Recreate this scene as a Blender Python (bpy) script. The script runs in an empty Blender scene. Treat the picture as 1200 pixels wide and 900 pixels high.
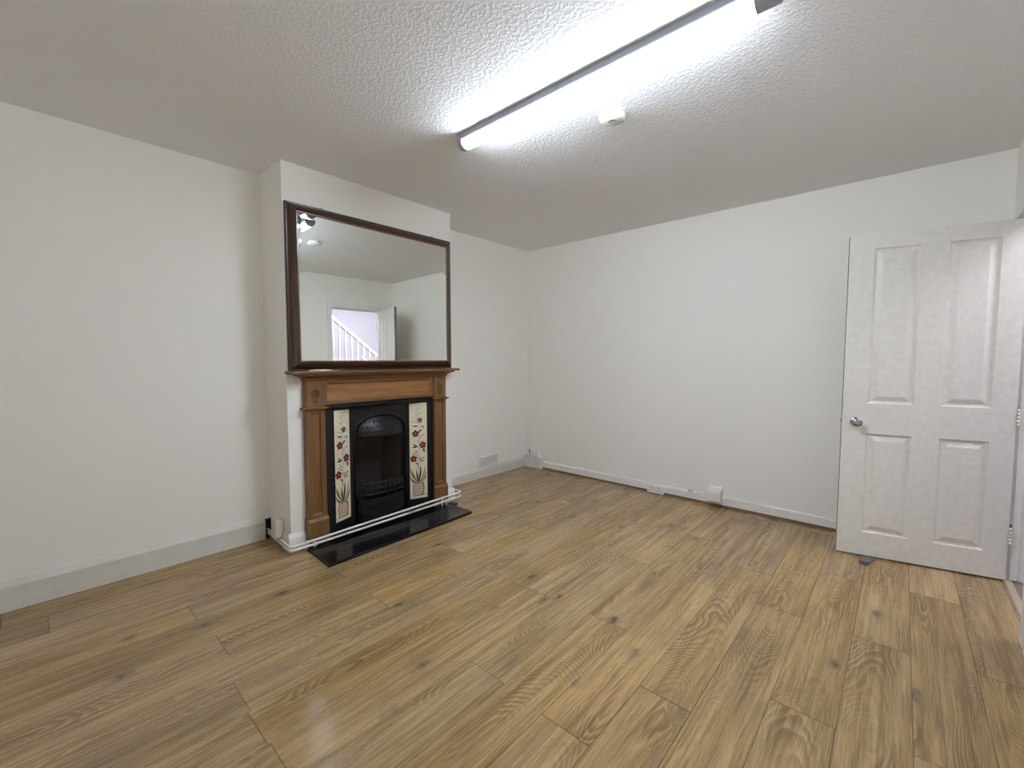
import bpy, bmesh, math, random
from mathutils import Vector, Matrix
S = bpy.context.scene
COL = S.collection
PI = math.pi
rnd = random.Random(7)

# ------------------------------------------------------------------ numbers
H = 2.450                     # ceiling
W = 3.670                     # right wall
CB = 0.349                    # chimney breast depth
CY1, CY2 = -1.425, -2.765     # chimney breast right / left edge
BACK = -4.95
M = -2.100                    # middle of the fireplace

# ------------------------------------------------------------------ materials
def new_mat(name):
    m = bpy.data.materials.new(name); m.use_nodes = True
    nt = m.node_tree; nt.nodes.clear()
    out = nt.nodes.new('ShaderNodeOutputMaterial')
    b = nt.nodes.new('ShaderNodeBsdfPrincipled')
    nt.links.new(b.outputs[0], out.inputs[0])
    return m, nt, b

class G:
    """tiny shader graph helper"""
    def __init__(s, nt): s.nt = nt
    def node(s, t, **kw):
        n = s.nt.nodes.new(t)
        for k, v in kw.items(): setattr(n, k, v)
        return n
    def put(s, sock, v):
        if v is None: return
        if isinstance(v, bpy.types.NodeSocket): s.nt.links.new(v, sock)
        else: sock.default_value = v
    def math(s, op, a, b=None, c=None, clamp=False):
        n = s.node('ShaderNodeMath', operation=op, use_clamp=clamp)
        s.put(n.inputs[0], a); s.put(n.inputs[1], b); s.put(n.inputs[2], c)
        return n.outputs[0]
    def noise(s, vec, scale=1.0, detail=2.0, rough=0.5, dist=0.0):
        n = s.node('ShaderNodeTexNoise'); s.put(n.inputs['Vector'], vec)
        n.inputs['Scale'].default_value = scale; n.inputs['Detail'].default_value = detail
        n.inputs['Roughness'].default_value = rough; n.inputs['Distortion'].default_value = dist
        return n.outputs['Fac']
    def comb(s, x=0.0, y=0.0, z=0.0):
        n = s.node('ShaderNodeCombineXYZ'); s.put(n.inputs[0], x); s.put(n.inputs[1], y); s.put(n.inputs[2], z)
        return n.outputs[0]
    def sep(s, v):
        n = s.node('ShaderNodeSeparateXYZ'); s.put(n.inputs[0], v); return n.outputs
    def mul(s, v, k):
        n = s.node('ShaderNodeVectorMath', operation='MULTIPLY'); s.put(n.inputs[0], v); n.inputs[1].default_value = k
        return n.outputs[0]
    def smooth(s, v, a, b, lo=0.0, hi=1.0):
        n = s.node('ShaderNodeMapRange', interpolation_type='SMOOTHSTEP')
        s.put(n.inputs[0], v)
        for i, q in enumerate((a, b, lo, hi)): n.inputs[i + 1].default_value = q
        return n.outputs[0]
    def lin(s, v, a, b, lo=0.0, hi=1.0):
        n = s.node('ShaderNodeMapRange'); s.put(n.inputs[0], v)
        for i, q in enumerate((a, b, lo, hi)): n.inputs[i + 1].default_value = q
        return n.outputs[0]
    def mix(s, f, a, b, mode='MIX'):
        n = s.node('ShaderNodeMix', data_type='RGBA', blend_type=mode)
        s.put(n.inputs[0], f)
        for i, q in ((6, a), (7, b)):
            if isinstance(q, tuple) and len(q) == 3: q = q + (1.0,)
            s.put(n.inputs[i], q)
        return n.outputs[2]
    def bump(s, h, strength, dist=0.01):
        n = s.node('ShaderNodeBump'); s.put(n.inputs['Height'], h)
        n.inputs['Strength'].default_value = strength; n.inputs['Distance'].default_value = dist
        return n.outputs[0]

def plain(name, col, rough=0.5, metal=0.0, spec=0.5, grain=0.0, gscale=60.0, coat=0.0):
    m, nt, b = new_mat(name); g = G(nt)
    tc = g.node('ShaderNodeTexCoord')
    n = g.noise(tc.outputs['Object'], gscale, 3.0)
    c = g.mix(g.lin(n, 0.3, 0.7), tuple(x * 0.95 for x in col), tuple(min(1, x * 1.04) for x in col))
    nt.links.new(c, b.inputs['Base Color'])
    b.inputs['Roughness'].default_value = rough; b.inputs['Metallic'].default_value = metal
    b.inputs['Specular IOR Level'].default_value = spec
    b.inputs['Coat Weight'].default_value = coat; b.inputs['Coat Roughness'].default_value = 0.15
    if grain: nt.links.new(g.bump(n, grain, 0.002), b.inputs['Normal'])
    return m

def wall_mat(name, col, scale, strength, dist, rough=0.75, stains=0.0):
    m, nt, b = new_mat(name); g = G(nt)
    tc = g.node('ShaderNodeTexCoord'); P = tc.outputs['Object']
    big = g.noise(P, 1.3, 3.0, 0.55)
    c = g.mix(g.lin(big, 0.3, 0.7), tuple(x * 0.985 for x in col), col)
    if stains:
        p = g.sep(P)
        sp = g.node('ShaderNodeTexVoronoi'); sp.inputs['Scale'].default_value = 3.1; nt.links.new(P, sp.inputs['Vector'])
        rr = g.sep(sp.outputs['Color'])
        k = g.math('MULTIPLY', g.smooth(sp.outputs['Distance'], 0.035, 0.012), g.math('GREATER_THAN', rr[0], 0.72))
        k = g.math('MULTIPLY', k, g.math('LESS_THAN', p[2], 1.0))
        c = g.mix(g.math('MULTIPLY', k, stains), c, (0.32, 0.30, 0.28))
    nt.links.new(c, b.inputs['Base Color'])
    h = g.noise(P, scale, 3.0, 0.6)
    h2 = g.noise(P, scale * 0.31, 2.0, 0.5)
    hh = g.math('ADD', g.smooth(h, 0.42, 0.66), g.math('MULTIPLY', h2, 0.6))
    nt.links.new(g.bump(hh, strength, dist), b.inputs['Normal'])
    b.inputs['Roughness'].default_value = rough; b.inputs['Specular IOR Level'].default_value = 0.25
    return m

M_wall = wall_mat('wall_paint', (0.885, 0.873, 0.832), 95.0, 0.30, 0.0016, 0.7, 0.55)
M_ceil = wall_mat('ceiling_stipple', (0.840, 0.850, 0.862), 62.0, 0.4, 0.0040, 0.8)
M_hall = wall_mat('hall_paint', (0.60, 0.585, 0.68), 90.0, 0.2, 0.001)
M_gloss = plain('white_gloss_paint', (0.82, 0.815, 0.79), 0.35, gscale=9.0, grain=0.08)
M_skirt = plain('skirting_paint', (0.69, 0.68, 0.635), 0.40, gscale=14.0, grain=0.1)
M_door = plain('door_paint', (0.76, 0.745, 0.690), 0.42, gscale=30.0, grain=0.05)
M_plastic = plain('white_plastic', (0.80, 0.80, 0.78), 0.35)
M_cream = plain('aged_white_plastic', (0.66, 0.64, 0.55), 0.45)
M_pipe = plain('painted_pipe', (0.78, 0.77, 0.72), 0.35)
M_dark = plain('hole_shade_and_chips', (0.012, 0.011, 0.010), 0.9)  # near-black: shade of holes put into colour, also hinge chips and screws
M_iron = plain('black_cast_iron', (0.0042, 0.0045, 0.0056), 0.40, spec=0.40, grain=0.12, gscale=120.0)
M_fireback = plain('sooty_fireback', (0.035, 0.022, 0.016), 0.75, gscale=18.0, grain=0.3)
M_granite = plain('polished_black_granite', (0.0045, 0.0045, 0.005), 0.20, spec=0.36)
M_chrome = plain('brushed_steel', (0.36, 0.36, 0.37), 0.22, 1.0)
M_hinge = plain('worn_hinge_metal', (0.42, 0.41, 0.39), 0.5, 0.35)
M_grey = plain('grey_batten_body', (0.36, 0.385, 0.45), 0.45)
M_wedge = plain('grey_rubber', (0.13, 0.14, 0.125), 0.7)
M_paper = plain('torn_paper', (0.75, 0.72, 0.66), 0.8)
M_bar = plain('worn_threshold_metal', (0.46, 0.40, 0.30), 0.45, 0.3)
M_hallfloor = plain('dark_hall_floor', (0.20, 0.145, 0.105), 0.5)
M_gap_shade = plain('brown_gap_shade', (0.20, 0.120, 0.066), 0.6)
M_brown = plain('dark_brown_stain', (0.045, 0.020, 0.014), 0.5)
M_cream_tile = plain('cream_glazed_tile', (0.74, 0.68, 0.50), 0.18, coat=0.4, gscale=25.0)
M_red = plain('tile_dark_red', (0.16, 0.028, 0.030), 0.25)
M_rose = plain('tile_rose', (0.33, 0.10, 0.09), 0.25)
M_green = plain('tile_dark_green', (0.045, 0.055, 0.028), 0.25)
M_olive = plain('tile_olive', (0.26, 0.25, 0.10), 0.25)
M_navy = plain('tile_ink', (0.035, 0.032, 0.050), 0.25)
M_tan = plain('tile_tan', (0.56, 0.45, 0.31), 0.25)
M_mauve = plain('tile_mauve', (0.36, 0.28, 0.30), 0.25)
M_umber = plain('tile_umber', (0.15, 0.085, 0.045), 0.25)
M_silver, _nt, _b = new_mat('silvered_glass')
_b.inputs['Base Color'].default_value = (0.86, 0.89, 0.86, 1); _b.inputs['Metallic'].default_value = 1.0
_b.inputs['Roughness'].default_value = 0.0
M_lamp, _nt, _b = new_mat('lit_opal_diffuser')
_b.inputs['Base Color'].default_value = (0.8, 0.8, 0.8, 1)
_b.inputs['Emission Color'].default_value = (0.80, 0.88, 1.0, 1); 
_g = G(_nt); _nz = _g.sep(_g.node('ShaderNodeNewGeometry').outputs['Normal'])[2]     # LED strip faces down: the opal sides glow less
_nt.links.new(_g.lin(_nz, -1.0, 0.0, 122.0, 36.0), _b.inputs['Emission Strength'])

def wood(name, c_lo, c_hi, axis, scale=1.0, rough=0.4, coat=0.15):
    """straight grained joinery timber, grain along the given object axis"""
    m, nt, b = new_mat(name); g = G(nt)
    tc = g.node('ShaderNodeTexCoord'); p = tc.outputs['Object']
    k = [26.0 * scale] * 3; k[axis] = 1.6 * scale
    n1 = g.noise(g.mul(p, tuple(k)), 1.0, 4.0, 0.6, 0.6)
    k2 = [190.0 * scale] * 3; k2[axis] = 6.0 * scale
    n2 = g.noise(g.mul(p, tuple(k2)), 1.0, 2.0, 0.5)
    f = g.math('ADD', g.math('MULTIPLY', g.lin(n1, 0.3, 0.7), 0.7), g.math('MULTIPLY', g.lin(n2, 0.3, 0.7), 0.3))
    nt.links.new(g.mix(f, c_lo, c_hi), b.inputs['Base Color'])
    nt.links.new(g.bump(n2, 0.12, 0.001), b.inputs['Normal'])
    b.inputs['Roughness'].default_value = rough; b.inputs['Coat Weight'].default_value = coat
    b.inputs['Coat Roughness'].default_value = 0.25
    return m
OAK_LO, OAK_HI = (0.100, 0.043, 0.012), (0.225, 0.108, 0.034)
M_oak_y = wood('oak_along_shelf', OAK_LO, OAK_HI, 1)
M_oak_z = wood('oak_upright', OAK_LO, OAK_HI, 2)
M_oak_panel = wood('oak_panel', (0.18, 0.072, 0.020), (0.36, 0.170, 0.052), 1)
M_mahog_y = wood('mahogany_along', (0.020, 0.0068, 0.0036), (0.062, 0.023, 0.011), 1, 1.0, 0.34, 0.15)
M_mahog_z = wood('mahogany_upright', (0.020, 0.0068, 0.0036), (0.062, 0.023, 0.011), 2, 1.0, 0.34, 0.15)
M_lip = wood('mahogany_worn_lip', (0.10, 0.045, 0.020), (0.23, 0.110, 0.050), 2, 1.0, 0.3, 0.4)

def floor_material():
    m, nt, b = new_mat('oak_laminate'); g = G(nt)
    uv = g.node('ShaderNodeUVMap', uv_map='plank')
    at = g.node('ShaderNodeAttribute', attribute_name='plank_random')
    u, v, _ = g.sep(uv.outputs[0])
    r = g.sep(at.outputs['Color'])
    ra, rb, rc = r[0], r[1], r[2]
    seed = g.math('MULTIPLY', rc, 57.0)
    uo = g.math('ADD', u, g.math('MULTIPLY', ra, 31.0))
    P = g.comb(uo, v, seed)
    # knots
    vo = g.node('ShaderNodeTexVoronoi'); vo.inputs['Scale'].default_value = 1.0
    kp = g.comb(g.math('MULTIPLY', uo, 3.2), g.math('MULTIPLY', v, 6.0), seed)
    nt.links.new(kp, vo.inputs['Vector'])
    rr = g.sep(vo.outputs['Color'])
    on = g.math('GREATER_THAN', rr[0], 0.30)
    kd = g.math('ADD', vo.outputs['Distance'], g.math('MULTIPLY', g.math('SUBTRACT', g.noise(g.mul(P, (26, 40, 1)), 1.0, 3.0), 0.5), 0.26))
    kwide = g.math('MULTIPLY', g.smooth(kd, 0.42, 0.04), on)
    kmid = g.math('MULTIPLY', g.smooth(kd, 0.20, 0.05), on)
    kcore = g.math('MULTIPLY', g.smooth(kd, 0.085, 0.02), on)
    # growth rings cut at a slant
    warp = g.math('SUBTRACT', g.noise(g.mul(P, (1.7, 6.0, 1.0)), 1.0, 3.0, 0.5), 0.5)
    warp2 = g.math('SUBTRACT', g.noise(g.mul(P, (5.0, 22.0, 1.0)), 1.0, 2.0, 0.5), 0.5)
    v0 = g.math('MULTIPLY', g.math('SUBTRACT', rb, 0.5), 0.13)
    dv = g.math('ADD', g.math('SUBTRACT', v, v0), g.math('MULTIPLY', warp, 0.055))
    slope = g.math('MULTIPLY', g.math('SUBTRACT', ra, 0.5), 0.26)
    d = g.math('ADD', g.math('MULTIPLY', u, slope), g.math('MULTIPLY', g.noise(g.mul(P, (0.9, 1.5, 1.0)), 1.0, 2.0), 0.26))
    rad = g.math('SQRT', g.math('ADD', g.math('MULTIPLY', dv, dv), g.math('MULTIPLY', d, d)))
    rad = g.math('ADD', rad, g.math('MULTIPLY', warp2, 0.009))
    rad = g.math('ADD', rad, g.math('MULTIPLY', kwide, 0.045))
    ring = g.math('FRACT', g.math('MULTIPLY', rad, 185.0))
    line = g.math('MULTIPLY', g.smooth(ring, 0.0, 0.72), g.smooth(ring, 1.0, 0.86))
    amp = g.smooth(g.noise(g.mul(P, (1.8, 9.0, 1.0)), 1.0, 2.0), 0.40, 0.68, 0.10, 0.85)
    line = g.math('MULTIPLY', line, amp)
    # long streaks, pores, cross saw marks
    streak = g.noise(g.mul(P, (1.3, 38.0, 1.0)), 1.0, 4.0, 0.55)
    pores = g.noise(g.mul(P, (16.0, 420.0, 1.0)), 1.0, 2.0, 0.5)
    fine = g.noise(g.mul(P, (4.5, 125.0, 1.0)), 1.0, 3.0, 0.6, 0.4)
    blotch = g.noise(g.mul(P, (2.2, 6.0, 1.0)), 1.0, 3.0, 0.6)
    base = g.mix(g.lin(streak, 0.32, 0.68), (0.285, 0.184, 0.082), (0.485, 0.331, 0.160))
    base = g.mix(g.math('MULTIPLY', g.smooth(blotch, 0.50, 0.72), 0.45), base, (0.215, 0.145, 0.087))
    base = g.mix(g.math('MULTIPLY', g.smooth(blotch, 0.45, 0.25), 0.30), base, (0.54, 0.365, 0.205))
    base = g.mix(g.math('MULTIPLY', line, 0.76), base, (0.140, 0.078, 0.035))
    base = g.mix(g.math('MULTIPLY', g.smooth(fine, 0.50, 0.70), 0.55), base, (0.155, 0.098, 0.048))
    base = g.mix(g.math('MULTIPLY', g.smooth(fine, 0.46, 0.30), 0.40), base, (0.56, 0.40, 0.215))
    base = g.mix(g.math('MULTIPLY', g.smooth(pores, 0.50, 0.70), 0.40), base, (0.16, 0.10, 0.055))
    base = g.mix(g.math('MULTIPLY', kwide, 0.35), base, (0.225, 0.170, 0.115))
    base = g.mix(g.math('MULTIPLY', kmid, 0.62), base, (0.135, 0.098, 0.064))
    base = g.mix(g.math('MULTIPLY', kcore, 0.72), base, (0.075, 0.048, 0.028))
    edge = g.math('MAXIMUM', g.smooth(g.math('ABSOLUTE', v), 0.0940, 0.0960), g.math('MAXIMUM', g.smooth(u, 0.0032, 0.0012), g.smooth(u, 1.2868, 1.2888)))
    base = g.mix(g.math('MULTIPLY', edge, g.lin(ra, 0.0, 1.0, 0.25, 0.75)), base, (0.060, 0.038, 0.020))
    tone = g.lin(rb, 0.0, 1.0, 0.89, 1.07)
    hsv = g.node('ShaderNodeHueSaturation'); nt.links.new(base, hsv.inputs['Color']); nt.links.new(tone, hsv.inputs['Value'])
    nt.links.new(g.lin(rc, 0.0, 1.0, 0.94, 1.08), hsv.inputs['Saturation'])
    nt.links.new(hsv.outputs[0], b.inputs['Base Color'])
    h = g.math('SUBTRACT', g.math('MULTIPLY', g.noise(g.mul(P, (30.0, 160.0, 1.0)), 1.0, 2.0), 0.8), line)
    nt.links.new(g.bump(h, 0.22, 0.0012), b.inputs['Normal'])
    b.inputs['Roughness'].default_value = 0.18
    b.inputs['Specular IOR Level'].default_value = 0.42
    return m
M_floor = floor_material()

# ------------------------------------------------------------------ mesh builder
class MB:
    def __init__(s): s.v, s.f, s.m, s.sm = [], [], [], []
    def add(s, verts, faces, mat=0, smooth=False):
        o = len(s.v); s.v += [tuple(p) for p in verts]
        for f in faces: s.f.append(tuple(i + o for i in f)); s.m.append(mat); s.sm.append(smooth)
        return s
    def quad(s, a, b, c, d, mat=0): return s.add([a, b, c, d], [(0, 1, 2, 3)], mat)
    def box(s, x0, x1, y0, y1, z0, z1, bev=0.0, mat=0, seg=2):
        bm = bmesh.new()
        bmesh.ops.create_cube(bm, size=1.0)
        for q in bm.verts:
            q.co = Vector(((x0 + x1) / 2 + q.co.x * (x1 - x0), (y0 + y1) / 2 + q.co.y * (y1 - y0), (z0 + z1) / 2 + q.co.z * (z1 - z0)))
        if bev: bmesh.ops.bevel(bm, geom=list(bm.edges), offset=bev, segments=seg, affect='EDGES', profile=0.5)
        return s.take(bm, mat)
    def take(s, bm, mat=0, smooth=False):
        bm.verts.index_update()
        s.add([q.co[:] for q in bm.verts], [[q.index for q in f.verts] for f in bm.faces], mat, smooth); bm.free(); return s
    def prism(s, poly, fn, a, b, mat=0, smooth=False):
        """closed 2-D polygon, fn(p, q, t) -> 3-D point, swept from t=a to t=b"""
        n = len(poly)
        vs = [fn(p, q, a) for p, q in poly] + [fn(p, q, b) for p, q in poly]
        fs = [(i, (i + 1) % n, n + (i + 1) % n, n + i) for i in range(n)] + [tuple(range(n))[::-1], tuple(range(n, 2 * n))]
        return s.add(vs, fs, mat, smooth)
    def loft(s, rings, closed=True, caps=True, mat=0, smooth=False):
        n = len(rings[0]); vs = [p for r in rings for p in r]; fs = []
        for k in range(len(rings) - 1):
            for i in range(n if closed else n - 1):
                j = (i + 1) % n
                fs.append((k * n + i, k * n + j, (k + 1) * n + j, (k + 1) * n + i))
        if caps: fs += [tuple(range(n))[::-1], tuple(range((len(rings) - 1) * n, len(rings) * n))]
        return s.add(vs, fs, mat, smooth)
    def lathe(s, prof, centre, axis='z', n=28, mat=0, smooth=True):
        """prof: list of (radius, height)"""
        c = Vector(centre); rings = []
        for r, h in prof:
            ring = []
            for i in range(n):
                a = 2 * PI * i / n; p, q = r * math.cos(a), r * math.sin(a)
                ring.append(c + Vector({'z': (p, q, h), 'x': (h, p, q), 'y': (p, h, q)}[axis]))
            rings.append(ring)
        return s.loft(rings, True, True, mat, smooth)
    def tube(s, pts, r, n=12, mat=0, bend=0.0):
        P = [Vector(p) for p in pts]
        if bend:
            Q = [P[0]]
            for i in range(1, len(P) - 1):
                a, b, c = P[i - 1], P[i], P[i + 1]
                p0 = b + (a - b).normalized() * bend; p1 = b + (c - b).normalized() * bend
                for k in range(6):
                    t = k / 5; Q.append(p0 * (1 - t) ** 2 + b * 2 * t * (1 - t) + p1 * t * t)
            Q.append(P[-1]); P = Q
        rings = []
        for i, p in enumerate(P):
            t = (P[min(i + 1, len(P) - 1)] - P[max(i - 1, 0)]).normalized()
            up = Vector((0, 0, 1)) if abs(t.z) < 0.95 else Vector((1, 0, 0))
            a = t.cross(up).normalized(); b = a.cross(t).normalized()
            rings.append([p + a * r * math.cos(2 * PI * k / n) + b * r * math.sin(2 * PI * k / n) for k in range(n)])
        return s.loft(rings, True, True, mat, True)
    def build(s, name, mats, parent=None, local=False):
        if not isinstance(mats, (list, tuple)): mats = [mats]
        off = Vector((0, 0, 0))
        if parent is not None and not local:
            q = parent
            while q is not None: off = off + Vector(q.location); q = q.parent
        me = bpy.data.meshes.new(name)
        me.from_pydata([(p[0] - off.x, p[1] - off.y, p[2] - off.z) for p in s.v], [], s.f)
        for mt in mats: me.materials.append(mt)
        for p, mi, sm in zip(me.polygons, s.m, s.sm): p.material_index = mi; p.use_smooth = sm
        bm = bmesh.new(); bm.from_mesh(me); bmesh.ops.recalc_face_normals(bm, faces=list(bm.faces)); bm.to_mesh(me); bm.free()
        o = bpy.data.objects.new(name, me); COL.objects.link(o)
        if parent is not None: o.parent = parent
        return o

def tag(o, label=None, cat=None, group=None, kind=None):
    for k, v in (('label', label), ('category', cat), ('group', group), ('kind', kind)):
        if v: o[k] = v
    return o
def thing(name, loc, label, cat, group=None, rz=0.0):
    o = bpy.data.objects.new(name, None); COL.objects.link(o); o.empty_display_size = 0.1
    o.location = loc; o.rotation_euler = (0, 0, rz)
    return tag(o, label, cat, group)
def struct(name, mb, mat, label, cat):
    return tag(mb.build(name, mat), label, cat, kind='structure')

# ------------------------------------------------------------------ room shell
T = 0.12
struct('wall_left', MB().box(-T, 0, BACK - T, T, 0, H), M_wall, 'rough white painted wall behind the fireplace', 'wall')
struct('wall_far', MB().box(0, W + 0.10, 0, T, 0, H), M_wall, 'long white painted wall behind the open door', 'wall')
WX0, WX1, WZ0, WZ1 = 2.15, 3.45, 0.85, 2.15
wb = MB(); wb.box(0, WX0, BACK - T, BACK, 0, H); wb.box(WX1, W, BACK - T, BACK, 0, H)
wb.box(WX0, WX1, BACK - T, BACK, 0, WZ0); wb.box(WX0, WX1, BACK - T, BACK, WZ1, H)
struct('wall_back', wb, M_wall, 'plain white wall behind the viewpoint', 'wall')
DY0, DY1, DTOP = -0.215, -0.985, 2.000          # clear door opening
wr = MB()
wr.box(W, W + 0.10, DY0 + 0.03, 0, 0, H)
wr.box(W, W + 0.10, BACK - T, DY1 - 0.03, 0, H)
wr.box(W, W + 0.10, DY1 - 0.03, DY0 + 0.03, DTOP + 0.03, H)
struct('wall_right', wr, M_wall, 'white wall on the right with the doorway', 'wall')
struct('ceiling', MB().box(-T, W + 0.10, BACK - T, T, H, H + 0.1), M_ceil, 'white stippled textured ceiling', 'ceiling')

# chimney breast with a fire opening
cb = MB()
oy0, oy1, oz, od = M - 0.440, M + 0.440, 0.925, 0.06
cb.box(0, CB, CY2, oy0, 0, H); cb.box(0, CB, oy1, CY1, 0, H)
cb.box(0, CB, oy0, oy1, oz, H); cb.box(0, od, oy0, oy1, 0, oz)
struct('wall_chimney_breast', cb, M_wall, 'white chimney breast standing out from the left wall', 'chimney breast')

# laminate floor: one mesh of individual planks
PW, PL, GAP = 0.193, 1.290, 0.0013
fb = bmesh.new(); uvl = fb.loops.layers.uv.new('plank'); cl = fb.loops.layers.float_color.new('plank_random')
X0 = 2.720 - 15 * PW
special = {14: -2.347, 2: -3.835, 9: -2.566 - 0.82}
for row in range(21):
    xa, xb = X0 + row * PW, X0 + (row + 1) * PW
    xa, xb = max(xa, 0.0), min(xb, W + 0.045)
    if xb - xa < 0.01: continue
    j = special.get(row, (-1.410 if row % 2 == 1 else -2.065) + rnd.uniform(-0.025, 0.025))
    y = j - 3 * PL
    while y < 0.0:
        ya, yb = max(y, BACK), min(y + PL, 0.0); y0 = y; y += PL
        if yb - ya < 0.02: continue
        q = (rnd.random(), rnd.random(), rnd.random(), 1.0)
        e = 0.0006
        o0 = [(xa, ya), (xb, ya), (xb, yb), (xa, yb)]
        lo = [fb.verts.new((p[0], p[1], -0.0016)) for p in o0]
        i0 = [(xa + e, ya + e), (xb - e, ya + e), (xb - e, yb - e), (xa + e, yb - e)]
        hi = [fb.verts.new((p[0], p[1], 0.0)) for p in i0]
        faces = [fb.faces.new(hi)] + [fb.faces.new((lo[k], lo[(k + 1) % 4], hi[(k + 1) % 4], hi[k])) for k in range(4)]
        xc = (X0 + row * PW) + PW / 2
        for f in faces:
            for lp in f.loops:
                lp[uvl].uv = (lp.vert.co.y - y0, lp.vert.co.x - xc); lp[cl] = q
# solid slab under the planks
base = [fb.verts.new(p) for p in ((0, BACK, -0.0016), (W + 0.045, BACK, -0.0016), (W + 0.045, 0, -0.0016), (0, 0, -0.0016),
                                  (0, BACK, -0.1), (W + 0.045, BACK, -0.1), (W + 0.045, 0, -0.1), (0, 0, -0.1))]
for f in ((4, 7, 6, 5), (0, 1, 5, 4), (1, 2, 6, 5), (2, 3, 7, 6), (3, 0, 4, 7)): fb.faces.new([base[i] for i in f])
me = bpy.data.meshes.new('floor'); fb.to_mesh(me); fb.free(); me.materials.append(M_floor)
fo = bpy.data.objects.new('floor', me); COL.objects.link(fo)
tag(fo, 'brown oak laminate plank floor', 'floor', kind='structure')

# ------------------------------------------------------------------ skirting boards
def skirt_profile(h, t, cham):
    return [(0, 0), (t, 0), (t, h - cham), (t * 0.45, h - cham * 0.25), (t * 0.30, h), (0, h)]
def along_y(x, sx): return lambda p, q, t: (x + sx * p, t, q)
def along_x(y, sy): return lambda p, q, t: (t, y + sy * p, q)
struct('baseboard_left', MB().prism(skirt_profile(0.150, 0.018, 0.030), along_y(0, 1), BACK, -2.805), M_skirt,
       'deep white skirting board left of the chimney breast', 'skirting board')
struct('baseboard_alcove', MB().prism(skirt_profile(0.104, 0.018, 0.024), along_y(0, 1), CY1, -0.062), M_skirt,
       'white skirting board between chimney breast and far corner', 'skirting board')
ch = MB(); pr = skirt_profile(0.115, 0.018, 0.030)
ch.prism(pr, along_y(CB, 1), CY2 - 0.018, M - 0.580); ch.prism(pr, along_y(CB, 1), M + 0.580, CY1 + 0.018)
ch.prism(pr, along_x(CY2, -1), 0.262, CB); ch.prism(pr, along_x(CY1, 1), 0.02, CB)
struct('baseboard_chimney', ch, M_gloss, 'short white skirting pieces round the foot of the chimney breast', 'skirting board')
fs = MB(); fs.prism([(0, 0.020), (0.016, 0.020), (0.016, 0.072), (0.012, 0.082), (0.004, 0.086), (0, 0.086)], along_x(0, -1), 0.25, W)
struct('baseboard_far', fs, M_gloss, 'low white skirting board along the far wall', 'skirting board')
struct('trim_1', MB().prism([(0, 0), (0.0165, 0), (0.0155, 0.0195), (0, 0.0195)], along_x(0, -1), 0.25, W), M_gap_shade,
       'thin brown strip painted as the shaded gap under the far skirting board', 'trim')  # brown strip carries the shade of the gap in its colour
bx_ = MB(); bx_.box(0, 0.25, -0.062, 0, 0, 0.128, 0.004)
struct('trim_2', bx_, M_skirt, 'white boxed-in corner piece at the foot of the far corner', 'boxing')
struct('trim_3', MB().box(0, 0.006, -2.805, CY2, 0.0, 0.135), M_dark, 'dark patch painted as the shade of the pipe hole at the end of the left skirting', 'hole')  # flat dark panel, the shade inside the hole put into its colour
br_ = skirt_profile(0.150, 0.018, 0.030)
struct('baseboard_back', MB().prism(br_, along_x(BACK, 1), 0.018, W), M_skirt, 'white skirting on the wall behind the viewpoint', 'skirting board')
struct('baseboard_right', MB().prism(br_, along_y(W, -1), BACK, DY1 - 0.10), M_skirt, 'white skirting along the right wall before the doorway', 'skirting board')

# ------------------------------------------------------------------ doorway, lining and architrave
tr = MB()
tr.box(W - 0.002, W + 0.102, DY0, DY0 + 0.03, 0, DTOP + 0.03, 0.002)
tr.box(W - 0.002, W + 0.102, DY1 - 0.03, DY1, 0, DTOP + 0.03, 0.002)
tr.box(W - 0.002, W + 0.102, DY1, DY0, DTOP, DTOP + 0.03, 0.002)
tr.box(W + 0.045, W + 0.075, DY0 - 0.014, DY0, 0.006, DTOP, 0.002)       # planted stops
tr.box(W + 0.045, W + 0.075, DY1, DY1 + 0.014, 0.006, DTOP, 0.002)
tr.box(W + 0.045, W + 0.075, DY1, DY0, DTOP - 0.014, DTOP, 0.002)
for x0, x1 in ((W - 0.016, W), (W + 0.10, W + 0.116)):
    tr.box(x0, x1, DY0 + 0.006, DY0 + 0.070, 0, DTOP + 0.006, 0.004)
    tr.box(x0, x1, DY1 - 0.070, DY1 - 0.006, 0, DTOP + 0.006, 0.004)
    tr.box(x0, x1, DY1 - 0.070, DY0 + 0.070, DTOP + 0.006, DTOP + 0.070, 0.004)
struct('trim_4', tr, M_gloss, 'white door lining and architrave round the doorway', 'door frame')
th = MB(); th.prism([(-0.018, 0), (0.018, 0), (0.013, 0.006), (-0.013, 0.006)], lambda p, q, t: (W + 0.040 + p, t, q), DY1, DY0 - 0.001)
for k in range(7):
    th.lathe([(0.0032, 0), (0.0032, 0.0066), (0.0, 0.0068)], (W + 0.040, DY1 + 0.05 + k * 0.11, 0), 'z', 10, 1)
struct('trim_5', th, [M_bar, M_hinge], 'worn metal threshold strip across the doorway', 'threshold strip')

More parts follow.
